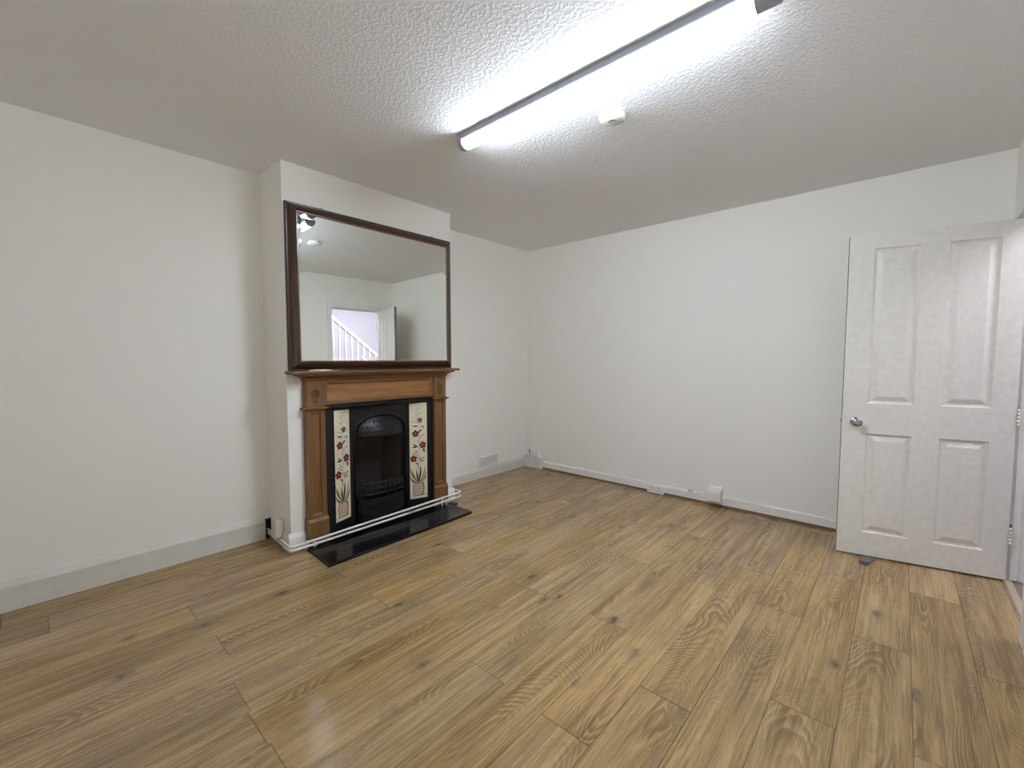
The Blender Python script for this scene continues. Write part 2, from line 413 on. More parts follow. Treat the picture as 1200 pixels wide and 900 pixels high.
# the door leaf, hinged on the far jamb and standing open (local: s from hinge along -x, z up, +y away from the viewer)
DW, DH, DT = 0.762, 1.980, 0.036
def panel_face(mb, y, sgn):
    """moulded four panel face at local y; sgn=-1: front (relief sinks to +y)"""
    ss = [0.0, 0.098, 0.306, 0.425, 0.640, DW]; zz = [0.0, 0.146, 0.767, 0.955, 1.894, DH]
    for i in range(5):
        for j in range(5):
            if i in (1, 3) and j in (1, 3):
                a0, a1, b0, b1 = ss[i], ss[i + 1], zz[j], zz[j + 1]
                rings = []
                for ins, dep in ((0, 0), (0.005, 0.009), (0.016, 0.0115), (0.042, 0.0020), (0.046, 0.0012)):
                    yy = y - sgn * dep
                    rings.append([(-(a0 + ins), yy, b0 + ins), (-(a1 - ins), yy, b0 + ins), (-(a1 - ins), yy, b1 - ins), (-(a0 + ins), yy, b1 - ins)])
                mb.loft(rings, True, False)
                mb.add(rings[-1], [(0, 1, 2, 3)])
            else:
                mb.quad((-ss[i], y, zz[j]), (-ss[i + 1], y, zz[j]), (-ss[i + 1], y, zz[j + 1]), (-ss[i], y, zz[j + 1]))
dm = MB(); panel_face(dm, 0.0, -1); panel_face(dm, DT, 1)
dm.quad((0, 0, 0), (0, DT, 0), (0, DT, DH), (0, 0, DH)); dm.quad((-DW, 0, 0), (-DW, DT, 0), (-DW, DT, DH), (-DW, 0, DH), 1)
dm.quad((0, 0, 0), (-DW, 0, 0), (-DW, DT, 0), (0, DT, 0)); dm.quad((0, 0, DH), (-DW, 0, DH), (-DW, DT, DH), (0, DT, DH))
M_edge = plain('bare_door_edge', (0.20, 0.18, 0.155), 0.7)
door = dm.build('door_1', [M_door, M_edge])
bm = bmesh.new(); bm.from_mesh(door.data); bmesh.ops.remove_doubles(bm, verts=bm.verts, dist=1e-5)
bmesh.ops.recalc_face_normals(bm, faces=list(bm.faces)); bm.to_mesh(door.data); bm.free()
door.location = (W + 0.028, -0.262, 0.012); door.rotation_euler = (0, 0, 0.2118)
tag(door, 'open white four panel door with a round steel knob', 'door', kind='structure')
for sgn, y in ((-1, 0.0), (1, DT)):
    k = MB()
    k.lathe([(0.0, 0), (0.029, 0), (0.029, sgn * 0.004), (0.024, sgn * 0.008), (0.011, sgn * 0.010), (0.010, sgn * 0.024),
             (0.017, sgn * 0.030), (0.0255, sgn * 0.038), (0.0275, sgn * 0.047), (0.025, sgn * 0.056), (0.018, sgn * 0.060), (0.0, sgn * 0.061)],
            (-0.694, y, 0.838), 'y', 28)
    tag(k.build('door_knob', M_chrome, door, True), 'round brushed steel knob')
lt = MB(); lt.box(-DW - 0.002, -DW + 0.001, 0.007, 0.029, 0.775, 0.900, 0.0006); lt.box(-DW - 0.009, -DW, 0.011, 0.024, 0.830, 0.848, 0.002)
lt.build('latch', M_hinge, door, True)
for z in (0.20, 0.86, 1.73):
    hg = MB()
    for q in range(5):
        hg.lathe([(0.0, 0.0), (0.0055, 0.0005), (0.0055, 0.0185), (0.0, 0.019)], (0.006, -0.003, z + q * 0.0195), 'z', 12)
    hg.box(0.0, 0.002, 0.002, 0.030, z, z + 0.0975)
    hg.build('hinge', M_door, door, True)
# hinge leaves let into the far jamb
hl = MB()
for z in (0.212, 0.872, 1.742):
    hl.box(W + 0.016, W + 0.0445, DY0 - 0.0015, DY0 + 0.001, z, z + 0.0975, 0.0004)
    for q in (0.015, 0.049, 0.083):
        hl.lathe([(0.0035, 0), (0.0035, -0.0022), (0, -0.0022)], (W + 0.030 + (0.006 if q == 0.049 else 0), DY0, z + q), 'y', 10, 1)
for x_, z_, a_, h_ in ((0.036, 0.925, 0.016, 0.005), (0.034, 0.905, 0.012, 0.014), (0.035, 0.884, 0.014, 0.009), (0.040, 0.955, 0.006, 0.004), (0.038, 0.312, 0.014, 0.004),
                       (0.040, 0.288, 0.006, 0.006), (0.036, 0.222, 0.014, 0.004), (0.030, 1.83, 0.012, 0.006)):
    hl.box(W + x_ - a_ / 2, W + x_ + a_ / 2, DY0 - 0.0024, DY0 + 0.001, z_, z_ + h_, 0.0006, 1)
hlo = struct('trim_6', hl, [M_hinge, M_dark], 'worn steel hinge leaves on the door jamb', 'hinge leaves')

# ------------------------------------------------------------------ hall seen through the doorway (in the mirror)
HX = 5.55
hw = MB(); hw.box(HX, HX + T, -3.0, 2.2, 0, H)
struct('wall_hall', hw, M_hall, 'pale lilac hall wall behind the banister', 'wall')
struct('wall_hall_end', MB().box(W + 0.10, HX, 2.2, 2.2 + T, 0, H), M_hall, 'pale lilac end wall of the hall', 'wall')
struct('wall_hall_front', MB().box(W + 0.10, HX, -3.0 - T, -3.0, 0, H), M_hall, 'pale lilac front wall of the hall', 'wall')
struct('floor_hall', MB().box(W + 0.045, HX + T, -3.0 - T, 2.2 + T, -0.1, -0.002), M_hallfloor, 'dark brown hall floor past the threshold', 'floor')
struct('ceiling_hall', MB().box(W + 0.10, HX + T, -3.0 - T, 2.2 + T, H, H + 0.1), M_hall, 'white hall ceiling', 'ceiling')
SX, SL = 4.70, 0.776
def rail_z(y): return 1.35 + (0.282 - y) * SL
st = thing('staircase', (SX + 0.4, 0.9, 0), 'white staircase with a spindled banister in the hall, seen in the mirror', 'staircase')
hr = MB(); ya, yb = 1.05, -0.95
def on_slope(p, q, t): return (SX + p, t, rail_z(t) + q)
hr.prism([(-0.032, -0.030), (0.032, -0.030), (0.030, 0.010), (0.018, 0.028), (-0.018, 0.028), (-0.030, 0.010)], on_slope, ya, yb)
hr.build('handrail', M_gloss, st)
sg = MB(); sg.prism([(-0.018, -1.06), (0.018, -1.06), (0.018, -0.78), (-0.018, -0.78)], on_slope, ya, yb); sg.build('string', M_gloss, st)
y = 0.90
while y > -0.92:
    bl = MB(); bl.box(SX - 0.016, SX + 0.016, y - 0.016, y + 0.016, rail_z(y) - 0.79, rail_z(y) - 0.02, 0.003)
    bl.build('baluster', M_gloss, st); y -= 0.108
nw = MB(); nw.box(SX - 0.045, SX + 0.045, 1.03, 1.12, 0, 1.00, 0.006); nw.box(SX - 0.055, SX + 0.055, 1.02, 1.13, 1.00, 1.03, 0.006)
nw.build('newel_post', M_gloss, st)
tread = 0.170 / SL; y, z, k = 1.0, 0.0, 0
while z + 0.17 < 1.05:
    sp = MB(); sp.box(SX + 0.018, HX, y - tread - 0.018, y, max(z - 0.03, 0), z + 0.17, 0.004); sp.build('step', M_gloss, st)
    y -= tread; z += 0.17

# ------------------------------------------------------------------ fireplace surround
SF = 0.400
sur = thing('fireplace_surround', (CB, M, 0), 'brown oak fireplace surround with carved corner blocks below the mirror', 'fireplace surround')
sh = MB(); sh.box(CB, 0.460, M - 0.676, M + 0.676, 1.139, 1.158, 0.004); sh.build('mantel_shelf', M_oak_y, sur)
cprof = [(SF - 0.012, 1.092), (SF, 1.092), (SF + 0.004, 1.098), (SF + 0.010, 1.112), (SF + 0.026, 1.122), (SF + 0.042, 1.128), (SF + 0.044, 1.139), (SF - 0.012, 1.139)]
co = MB()
rings = []
hw_ = 0.572
for p, z in cprof:     # mitred returns: lateral reach follows the outward reach
    pass
def cornice_ring(side):
    return [(x, M + side * (hw_ + max(0.0, x - SF) * 1.35), z) for x, z in cprof]
co.loft([cornice_ring(-1), cornice_ring(1)])
for side in (-1, 1):
    a = cornice_ring(side)
    b = [(CB, p[1], p[2]) for p in a]
    co.loft([a, b])
co.build('cornice', M_oak_y, sur)
fz = MB()
fy0, fy1, fz0, fz1 = M - 0.449, M + 0.449, 0.935, 1.092
py0, py1, pz0, pz1 = M - 0.428, M + 0.428, 0.957, 1.076
xf = SF - 0.008
def frame_of(mb, y0, y1, z0, z1, a0, a1, b0, b1, xb, x):
    mb.box(xb, x, y0, a0, z0, z1, 0.0015); mb.box(xb, x, a1, y1, z0, z1, 0.0015)
    mb.box(xb, x, a0, a1, z0, b0, 0.0015); mb.box(xb, x, a0, a1, b1, z1, 0.0015)
def panel_in(mb, a0, a1, b0, b1, x, dep, inset):
    rings = []
    for i, d in ((0, 0), (inset * 0.35, dep * 0.35), (inset * 0.65, dep * 0.9), (inset, dep)):
        rings.append([(x - d, a0 + i, b0 + i), (x - d, a1 - i, b0 + i), (x - d, a1 - i, b1 - i), (x - d, a0 + i, b1 - i)])
    mb.loft(rings, True, False); mb.add(rings[-1], [(0, 1, 2, 3)])
frame_of(fz, fy0, fy1, fz0, fz1, py0, py1, pz0, pz1, CB, xf)
fz.build('frieze', M_oak_y, sur)
fp = MB(); panel_in(fp, py0, py1, pz0, pz1, xf - 0.001, 0.013, 0.013)
tag(fp.build('frieze_panel', M_oak_panel, sur), 'lighter orange recessed panel')
for side in (-1, 1):
    a, b = sorted((M + side * 0.449, M + side * 0.572))
    pl = MB()
    pa, pb = a + 0.030, b - 0.030
    frame_of(pl, a, b, 0.19, 0.905, pa, pb, 0.212, 0.884, CB, SF)
    panel_in(pl, pa, pb, 0.212, 0.884, SF - 0.001, 0.009, 0.010)
    plo = pl.build('pilaster', M_oak_z, sur)
    bs = MB()
    bs.prism([(CB, 0.0205), (SF + 0.013, 0.0205), (SF + 0.013, 0.172), (SF + 0.006, 0.182), (SF + 0.001, 0.192), (CB, 0.192)],
             lambda p, q, t: (p, t, q), a - 0.006, b + 0.006)
    bs.build('plinth_block', M_oak_z, plo)
    cp = MB()
    rr_ = [[(CB, a - e, z), (SF + e, a - e, z), (SF + e, b + e, z), (CB, b + e, z)]
           for e, z in ((0.0, 0.897), (0.003, 0.900), (0.008, 0.905), (0.016, 0.909), (0.018, 0.912), (0.018, 0.918), (0.004, 0.921))]
    cp.loft(rr_); cp.build('capital', M_oak_y, plo)
    kb = MB(); kb.box(CB, SF, a, b, 0.920, 1.093, 0.0015); kbo = kb.build('corner_block', M_oak_z, plo)
    # carved rosette
    ro = MB(); cy, cz = (a + b) / 2, 1.010
    ro.lathe([(0.0, -0.001), (0.033, -0.001), (0.033, 0.002), (0.029, 0.0045), (0.027, 0.002), (0.0, 0.002)], (SF, cy, cz), 'x', 28)
    def bud(y_, z_, r_, h_, sy=1.0, sz=1.0, ang=0.0):
        rings = []
        for k in range(4):
            t = k / 3 * PI / 2 * 0.96
            rg = []
            for i in range(10):
                q = 2 * PI * i / 10
                u_, v_ = r_ * math.cos(t) * math.cos(q) * sy, r_ * math.cos(t) * math.sin(q) * sz
                rg.append((SF + 0.003 + h_ * math.sin(t), y_ + u_ * math.cos(ang) - v_ * math.sin(ang), z_ + u_ * math.sin(ang) + v_ * math.cos(ang)))
            rings.append(rg)
        ro.loft(rings, True, True, 0, True)
    bud(cy, cz, 0.009, 0.010)
    for k in range(8):
        q = 2 * PI * k / 8
        bud(cy + 0.0185 * math.cos(q), cz + 0.0185 * math.sin(q), 0.0068, 0.010, 1.5, 0.80, q)
    for dy_, dz_, sc in ((0.0, -0.043, 1.0), (0.010, -0.050, 0.8), (-0.010, -0.050, 0.8), (0.0, -0.060, 0.8)):
        bud(cy + dy_, cz + dz_, 0.0065 * sc, 0.007, 0.9, 1.3, 0)
    ro.build('rosette', M_oak_z, plo)

# ------------------------------------------------------------------ cast iron insert
IX, DD = 0.385, 0.050            # front plane, splay depth
ins = thing('fireplace_insert', (IX, M, 0.0205), 'black cast iron fireplace insert with two floral tile strips', 'fireplace')
fr = MB()
hb, ho, hi_ = 0.4485, 0.390, 0.247
for s_ in (-1, 1):
    a, b = sorted((M + s_ * ho, M + s_ * hb))
    fr.box(CB + 0.001, IX - 0.002, a, b, 0.0205, 0.934, 0.001)
    c0, c1 = sorted((M + s_ * (hb - 0.022), M + s_ * hb))
    fr.box(IX - 0.003, IX + 0.006, c0, c1, 0.0205, 0.934, 0.004)
    # splayed cheek, with rims round the tile strip
    def P(t, z, off=0.0):      # t: 0 outer .. 1 inner
        n = Vector((hi_ - ho, 0)).x
        L = math.hypot(ho - hi_, DD)
        return (IX - DD * t + off * (ho - hi_) / L, M + s_ * (ho - (ho - hi_) * t - off * DD / L), z)
    def slab(t0, t1, z0, z1, th_, back=-0.006):
        fr.loft([[P(t0, z0, back), P(t1, z0, back), P(t1, z1, back), P(t0, z1, back)],
                 [P(t0, z0, th_), P(t1, z0, th_), P(t1, z1, th_), P(t0, z1, th_)]])
    slab(0, 1, 0.0205, 0.905, -0.004)
    slab(0, 1, 0.0205, 0.112, 0.003); slab(0, 1, 0.887, 0.905, 0.004)
    slab(0.0, 0.025, 0.10, 0.90, 0.005); slab(0.975, 1.0, 0.10, 0.90, 0.005)
# moulded head
hp = [(CB + 0.001, 0.886), (IX - 0.012, 0.886), (IX - 0.004, 0.892), (IX + 0.000, 0.900), (IX + 0.010, 0.906), (IX + 0.012, 0.914), (IX + 0.006, 0.922), (IX + 0.010, 0.928), (IX + 0.008, 0.934), (CB + 0.001, 0.934)]
fr.prism(hp, lambda p, q, t: (p, t, q), M - hb, M + hb)
# inner plate with a round-headed opening
XI = IX - DD
arch = []
aw, asp, atop = 0.205, 0.700, 0.815
NA = 24
inner = [(M - aw, 0.0205)] + [(M - aw * math.cos(PI * i / NA), asp + (atop - asp) * math.sin(PI * i / NA)) for i in range(NA + 1)] + [(M + aw, 0.0205)]
n_in = len(inner)
outer = []
for i, (y_, z_) in enumerate(inner):
    if i == 0: outer.append((M - hi_, 0.0205))
    elif i == n_in - 1: outer.append((M + hi_, 0.0205))
    else:
        a_ = PI * (i - 1) / NA; c_, s__ = math.cos(a_), math.sin(a_)
        k_ = min(hi_ / abs(c_) if abs(c_) > 1e-6 else 1e9, (0.90 - asp) / s__ if s__ > 1e-6 else 1e9)
        outer.append((M - k_ * c_, asp + k_ * s__))
vs = [(XI, y_, z_) for y_, z_ in inner] + [(XI, y_, z_) for y_, z_ in outer] + [(XI - 0.012, y_, z_) for y_, z_ in inner]
fr.add(vs, [(i, i + 1, n_in + i + 1, n_in + i) for i in range(n_in - 1)] + [(i, i + 1, 2 * n_in + i + 1, 2 * n_in + i) for i in range(n_in - 1)])
fr.box(CB - 0.02, XI + 0.001, M - hi_, M - hi_ + 0.02, 0.0205, 0.90); fr.box(CB - 0.02, XI + 0.001, M + hi_ - 0.02, M + hi_, 0.0205, 0.90)
# raised bead round the arch
bead = [(XI + 0.003, M + (y_ - M) * 1.05, z_ + (0.010 if 0 < i < n_in - 1 else 0)) for i, (y_, z_) in enumerate(inner)]
fr.tube(bead, 0.0075, 8)
fr.build('frame', M_iron, ins)
# hood: bowed canopy with relief
hd = MB(); rows = []
NH, NR = 20, 8
for j in range(NR + 1):
    t = j / NR
    z_ = atop - 0.006 - t * 0.135
    halfw = 0.188 * math.sqrt(max(0.05, 1 - max(0.0, (z_ - asp) / (atop - asp)) ** 2)) if z_ > asp else 0.188
    row = []
    for i in range(NH + 1):
        q = -1 + 2 * i / NH
        bow = (1 - q * q) * (0.012 + 0.055 * math.sin(t * PI / 2)) + 0.003
        row.append((XI + bow, M + q * halfw, z_))
    rows.append(row)
hd.loft(rows, False, False, 0, True)
hd.loft([[(p[0], p[1], p[2]) for p in rows[-1]], [(p[0] - 0.005, p[1], p[2] - 0.008) for p in rows[-1]], [(XI - 0.02, p[1], p[2] - 0.004) for p in rows[-1]]], False, False, 0, True)
for i in range(1, NH, 2):
    for j in (2, 4, 6):
        p = rows[j][i]
        rings = []
        for k in range(3):
            t = k / 2 * PI / 2 * 0.95; r_ = (0.009 if (i + j) % 4 else 0.013) * math.cos(t)
            rings.append([(p[0] + 0.005 * math.sin(t), p[1] + r_ * math.cos(2 * PI * u / 8) * (1.0 if j % 4 else 1.3), p[2] + r_ * math.sin(2 * PI * u / 8) * 0.9) for u in range(8)])
        hd.loft(rings, True, True, 0, True)
tag(hd.build('hood', M_iron, ins), 'bowed canopy with cast relief over the fire opening')
fbk = MB(); fbk.loft([[(0.290, M - 0.20, 0.0205), (0.110, M - 0.13, 0.0205), (0.110, M + 0.13, 0.0205), (0.290, M + 0.20, 0.0205)],
                      [(0.290, M - 0.20, 0.42), (0.100, M - 0.13, 0.42), (0.100, M + 0.13, 0.42), (0.290, M + 0.20, 0.42)],
                      [(0.300, M - 0.20, 0.80), (0.200, M - 0.15, 0.80), (0.200, M + 0.15, 0.80), (0.300, M + 0.20, 0.80)]], False, False)
fbk.build('fireback', M_fireback, ins)
# grate: bowed bars, stepped ash-pan cover
def bow_ring(depth, half, z, n=18):
    return [(XI - 0.05, M - half, z)] + [(XI + 0.004 + depth * (1 - (-1 + 2 * i / n) ** 2) ** 0.6, M + half * (-1 + 2 * i / n), z) for i in range(n + 1)] + [(XI - 0.05, M + half, z)]
ap = MB()
for dep, half, z0, z1 in ((0.076, 0.200, 0.0205, 0.100), (0.085, 0.204, 0.100, 0.112), (0.066, 0.196, 0.112, 0.160), (0.075, 0.199, 0.160, 0.171), (0.052, 0.190, 0.171, 0.205), (0.060, 0.193, 0.205, 0.216)):
    ap.loft([bow_ring(dep, half, z0), bow_ring(dep, half, z1)])
ap.build('ashpan_cover', M_iron, ins)
gr = MB()
for z in (0.245, 0.285, 0.325):
    gr.tube([p for p in bow_ring(0.048, 0.185, z)[1:-1]], 0.007, 8)
for i in range(9):
    q = -0.88 + 1.76 * i / 8
    x_ = XI + 0.004 + 0.048 * (1 - q * q) ** 0.6
    gr.tube([(x_, M + 0.185 * q, 0.21), (x_, M + 0.185 * q, 0.335)], 0.005, 8)
gr.build('grate_bars', M_iron, ins)
# floral tile strips
TL = math.hypot(ho - hi_, DD); TZ0, TZ1 = 0.114, 0.886
def tile_strip(s_):
    L = TL
    def F(a, z, off):           # a: 0..1 across, left to right as seen from the room
        t = a if s_ < 0 else 1 - a
        return (IX - DD * t + off * (ho - hi_) / L, M + s_ * (ho - (ho - hi_) * t - off * DD / L), z)
    mb = MB()
    hT = (TZ1 - TZ0) / 5
    for k in range(5):          # five glazed tiles
        z0, z1 = TZ0 + k * hT + 0.0005, TZ0 + (k + 1) * hT - 0.0005
        a0, a1 = 0.028, 0.972
        e, ez = 0.012, 0.0018
        mb.loft([[F(a0, z0, -0.003), F(a1, z0, -0.003), F(a1, z1, -0.003), F(a0, z1, -0.003)],
                 [F(a0, z0, 0.0012), F(a1, z0, 0.0012), F(a1, z1, 0.0012), F(a0, z1, 0.0012)],
                 [F(a0 + e, z0 + ez, 0.002), F(a1 - e, z0 + ez, 0.002), F(a1 - e, z1 - ez, 0.002), F(a0 + e, z1 - ez, 0.002)]])
    A = L
    def poly(pts, mat, off=0.0026):
        vs = [F(p, TZ0 + (TZ1 - TZ0) * q, off) for p, q in pts]
        mb.add(vs, [tuple(range(len(vs)))], mat)
    HH = TZ1 - TZ0
    lay = [0]
    def nxt(): lay[0] += 1; return 0.0024 + 0.00003 * lay[0]
    def ell(cx, cy, rx, ry, ang, mat):      # radii in metres
        pts = []
        for i in range(12):
            q = 2 * PI * i / 12; u_, v_ = rx * math.cos(q), ry * math.sin(q)
            pts.append((cx + (u_ * math.cos(ang) - v_ * math.sin(ang)) / A, cy + (u_ * math.sin(ang) + v_ * math.cos(ang)) / HH))
        poly(pts, mat, nxt())
    def leaf(x0, y0, x1, y1, w, mat, curve=0.0):
        p0, p1 = Vector((x0 * A, y0 * HH)), Vector((x1 * A, y1 * HH)); d_ = p1 - p0; nrm = Vector((-d_.y, d_.x)).normalized()
        l_, r_ = [], []
        for i in range(9):
            t = i / 8; wd = w * 1.35 * math.sin(PI * min(1, t * 0.92 + 0.06)) ** 0.8
            c_ = p0 + d_ * t + nrm * curve * d_.length * math.sin(PI * t)
            l_.append(c_ + nrm * wd); r_.append(c_ - nrm * wd)
        o_ = nxt()
        for i in range(8):
            poly([(q.x / A, q.y / HH) for q in (l_[i], l_[i + 1], r_[i + 1], r_[i])], mat, o_)
    def flower(cx, cy, r, mat):
        for k in range(5):
            q = 2 * PI * k / 5 + 0.4
            ell(cx + r * 0.62 * math.cos(q) / A, cy + r * 0.62 * math.sin(q) / HH, r * 0.58, r * 0.50, q, mat)
        ell(cx, cy, r * 0.25, r * 0.25, 0, 4)
    RED, ROSE, GRN, OLV, INK, TAN, MAU, UMB = 1, 2, 3, 4, 5, 6, 7, 8
    X = lambda px: (px - 38) / 150.0
    Y = lambda py: (835 - py) / 800.0
    # stem
    stem = [(108, 690), (112, 600), (106, 520), (118, 440), (112, 380), (122, 310), (112, 240), (118, 180), (105, 110), (110, 55)]
    for (a, b), (c, d) in zip(stem, stem[1:]): leaf(X(a), Y(b), X(c), Y(d), 0.0022 if b > 250 else 0.0014, MAU if b < 560 else GRN)
    # vase
    vz = [(0.034, 810), (0.044, 770), (0.046, 740), (0.038, 712), (0.030, 703)]
    for (r0, y0), (r1, y1) in zip(vz, vz[1:]):
        poly([(X(110) - r0 / A, Y(y0)), (X(110) + r0 / A, Y(y0)), (X(110) + r1 / A, Y(y1)), (X(110) - r1 / A, Y(y1))], TAN, 0.00242)
    for (r0, y0), (r1, y1) in zip(vz, vz[1:]):
        leaf(X(110) + r0 / A, Y(y0 + 4), X(110) + r1 / A, Y(y1 - 4), 0.0042, UMB); leaf(X(110) - r0 / A, Y(y0 + 4), X(110) - r1 / A, Y(y1 - 4), 0.0022, UMB)
    leaf(X(72), Y(708), X(150), Y(706), 0.0022, UMB); leaf(X(60), Y(812), X(185), Y(806), 0.0022, INK)
    for q in (735, 757, 780): leaf(X(66), Y(q), X(150), Y(q), 0.0009, UMB)
    for q in (85, 105, 128): leaf(X(q), Y(806), X(q + 2), Y(712), 0.0008, UMB)
    # strap leaves
    for x1, y1, w, mt, cv in ((45, 565, 0.0040, UMB, 0.10), (62, 590, 0.0040, OLV, 0.06), (128, 560, 0.0056, INK, -0.06), (95, 585, 0.0042, GRN, 0.02),
                              (165, 565, 0.0044, OLV, -0.12), (178, 610, 0.0036, GRN, -0.16), (42, 640, 0.0038, INK, 0.16), (180, 655, 0.0032, MAU, -0.18), (48, 675, 0.0032, MAU, 0.20)):
        leaf(X(108), Y(700), X(x1), Y(y1), w, mt, cv)
    # blooms
    flower(X(90), Y(290), 0.025, RED); flower(X(147), Y(388), 0.025, RED); flower(X(73), Y(498), 0.025, RED)
    flower(X(126), Y(180), 0.018, UMB); ell(X(156), Y(432), 0.010, 0.019, 0.3, ROSE); ell(X(122), Y(500), 0.006, 0.013, 0.1, MAU)
    ell(X(138), Y(168), 0.008, 0.005, 0.5, RED); ell(X(100), Y(172), 0.010, 0.004, -0.2, MAU); ell(X(98), Y(232), 0.008, 0.005, 0.2, MAU)
    # small leaves and sprigs
    for a, b, c, d, w, mt in ((112, 400, 68, 372, 0.004, GRN), (100, 400, 62, 398, 0.005, GRN), (118, 280, 142, 258, 0.0048, GRN), (122, 240, 155, 232, 0.003, OLV),
                              (118, 520, 170, 486, 0.004, OLV), (120, 530, 165, 520, 0.003, GRN), (110, 470, 62, 440, 0.003, OLV), (104, 450, 88, 428, 0.003, GRN),
                              (118, 330, 158, 300, 0.0026, MAU), (110, 225, 66, 222, 0.0036, GRN), (112, 200, 62, 182, 0.002, MAU), (112, 140, 82, 118, 0.0016, MAU),
                              (108, 130, 140, 122, 0.0016, MAU), (108, 100, 84, 82, 0.0013, MAU), (108, 95, 132, 78, 0.0013, MAU), (110, 60, 120, 42, 0.0012, MAU), (112, 545, 84, 530, 0.003, INK),
                              (152, 250, 156, 225, 0.003, GRN), (150, 300, 160, 312, 0.002, OLV)):
        leaf(X(a), Y(b), X(c), Y(d), w, mt, 0.08)
    o = mb.build('tile_strip', [M_cream_tile, M_red, M_rose, M_green, M_olive, M_navy, M_tan, M_mauve, M_umber], ins)
    return tag(o, 'cream tile strip painted with red flowers in a vase')
tile_strip(-1); tile_strip(1)

# hearth slab
he = MB(); poly_h = [(CB, M - 0.590), (0.742, -2.707), (0.706, -1.521), (CB, M + 0.574)]
bmh = bmesh.new(); vv = [bmh.verts.new((x, y, 0.0)) for x, y in poly_h]; f0 = bmh.faces.new(vv)
ex = bmesh.ops.extrude_face_region(bmh, geom=[f0]); bmesh.ops.translate(bmh, verts=[q for q in ex['geom'] if isinstance(q, bmesh.types.BMVert)], vec=(0, 0, 0.020))
bmesh.ops.bevel(bmh, geom=[e for e in bmh.edges if all(q.co.z > 0.01 for q in e.verts)], offset=0.003, segments=2, affect='EDGES', profile=0.5)
he.take(bmh)
tag(he.build('hearth_slab', M_granite), 'polished black stone hearth slab on the floor before the fireplace', 'hearth')

# ------------------------------------------------------------------ overmantel mirror (local: x out of wall, y along, z up from its foot)
mir = thing('wall_mirror', (CB + 0.0085, -2.104, 1.1585), 'large rectangular mirror in a dark mahogany frame standing on the mantel shelf', 'mirror')
mir.rotation_euler = (0, -0.0058, -0.0102)
FW2, FH = 0.651, 1.050           # half width, height
FB = 0.066                       # face width
prof = [(0.0, 0.0), (0.0, 0.020), (0.004, 0.024), (0.010, 0.0235), (0.014, 0.027), (0.026, 0.038), (0.040, 0.046), (0.050, 0.049), (0.056, 0.052), (0.062, 0.052), (FB, 0.047), (FB, 0.0)]   # (inward, out of wall)
def frame_loop(inw, out):
    return [(out, -FW2 + inw, inw), (out, FW2 - inw, inw), (out, FW2 - inw, FH - inw), (out, -FW2 + inw, FH - inw)]
names = [('y', 0), ('z', 1), ('y', 2), ('z', 3)]
fm = MB()
for k in range(4):
    for i in range(len(prof)):
        a, b = frame_loop(*prof[i]), frame_loop(*prof[(i + 1) % len(prof)])
        j = (k + 1) % 4
        fm.quad(a[k], a[j], b[j], b[k], (0 if k % 2 == 0 else 1) if not (8 <= i <= 9) else 2)
fmo = fm.build('mirror_frame', [M_mahog_y, M_mahog_z, M_lip], mir, True)
gl = MB(); gx = 0.0435; BV = 0.024; bd_ = -0.0009
def gl_loop(inw, out): return frame_loop(FB - 0.006 + inw, out)
g0, g1 = gl_loop(0.0, gx - bd_), gl_loop(BV + 0.006, gx)
for k in range(4): gl.quad(g0[k], g0[(k + 1) % 4], g1[(k + 1) % 4], g1[k])
gl.quad(*g1)
gb = gl_loop(0.0, gx - 0.006)
for k in range(4): gl.quad(g0[k], g0[(k + 1) % 4], gb[(k + 1) % 4], gb[k])
gl.quad(*gb)
tag(gl.build('mirror_glass', M_silver, mir, True), 'bevelled silvered glass')
for y_ in (-0.415, 0.48):
    c_ = MB(); c_.box(0.0, 0.004, y_ - 0.010, y_ + 0.010, FH - 0.03, FH + 0.014, 0.0015)
    c_.lathe([(0, 0.003), (0.005, 0.003), (0.005, 0.007), (0.0, 0.008)], (0, y_, FH + 0.006), 'x', 12)
    c_.build('hanging_lug', M_hinge, mir, True)

# paper strip on the shelf
pp = MB(); up = []
for i in range(15):
    t = i / 14; yy = -2.665 + 0.235 * t
    zz = 1.1590 + 0.0020 * math.sin(t * 9) ** 2 + 0.005 * max(0, t - 0.72) / 0.28
    up.append(((0.428 + 0.006 * math.sin(t * 3.0), yy, zz + 0.0075 * math.sin(PI * min(1, t * 1.15 + 0.12))), (0.448 + 0.004 * math.sin(t * 5.0), yy + 0.003, zz)))
for th_ in (0.0, 0.0007):
    pp.loft([[Vector(a) + Vector((0, 0, th_)), Vector(b) + Vector((0, 0, th_))] for a, b in up], False, False)
tag(pp.build('paper_strip', M_paper), 'torn strip of white paper lying on the mantel shelf under the mirror', 'paper')

# ------------------------------------------------------------------ heating pipes
pf = 0.441
for up_, zs, ofs, lab in ((1, (0.064, 0.064, 0.095, 0.095), 0.000, 'upper of two white pipes bent round the foot of the chimney breast'),
                          (0, (0.040, 0.040, 0.060, 0.060), 0.004, 'lower of two white pipes bent round the foot of the chimney breast')):
    pt = thing('heating_pipe', (pf, M, zs[0]), lab, 'pipe', 'white heating pipes round the fireplace')
    p = MB()
    p.tube([(0.004, -2.788, zs[0]), (pf + ofs, -2.806, zs[1]), (pf + ofs, -1.398, zs[2]), (0.002, -1.390, zs[3])], 0.0078, 14, 0, 0.028)
    p.build('pipe', M_pipe, pt)
    for yc in ((-2.705, -1.60) if up_ else (-2.655, -1.56)):
        t = (yc + 2.806) / (2.806 - 1.398); z_ = zs[1] * (1 - t) + zs[2] * t
        c = MB(); c.box(pf + ofs - 0.011, pf + ofs + 0.011, yc - 0.008, yc + 0.008, z_ - 0.011, z_ + 0.011, 0.003)
        c.box(pf + ofs - 0.013, pf + ofs - 0.007, yc - 0.008, yc + 0.008, 0.0205, z_, 0.001)
        c.build('pipe_clip', M_plastic, pt)

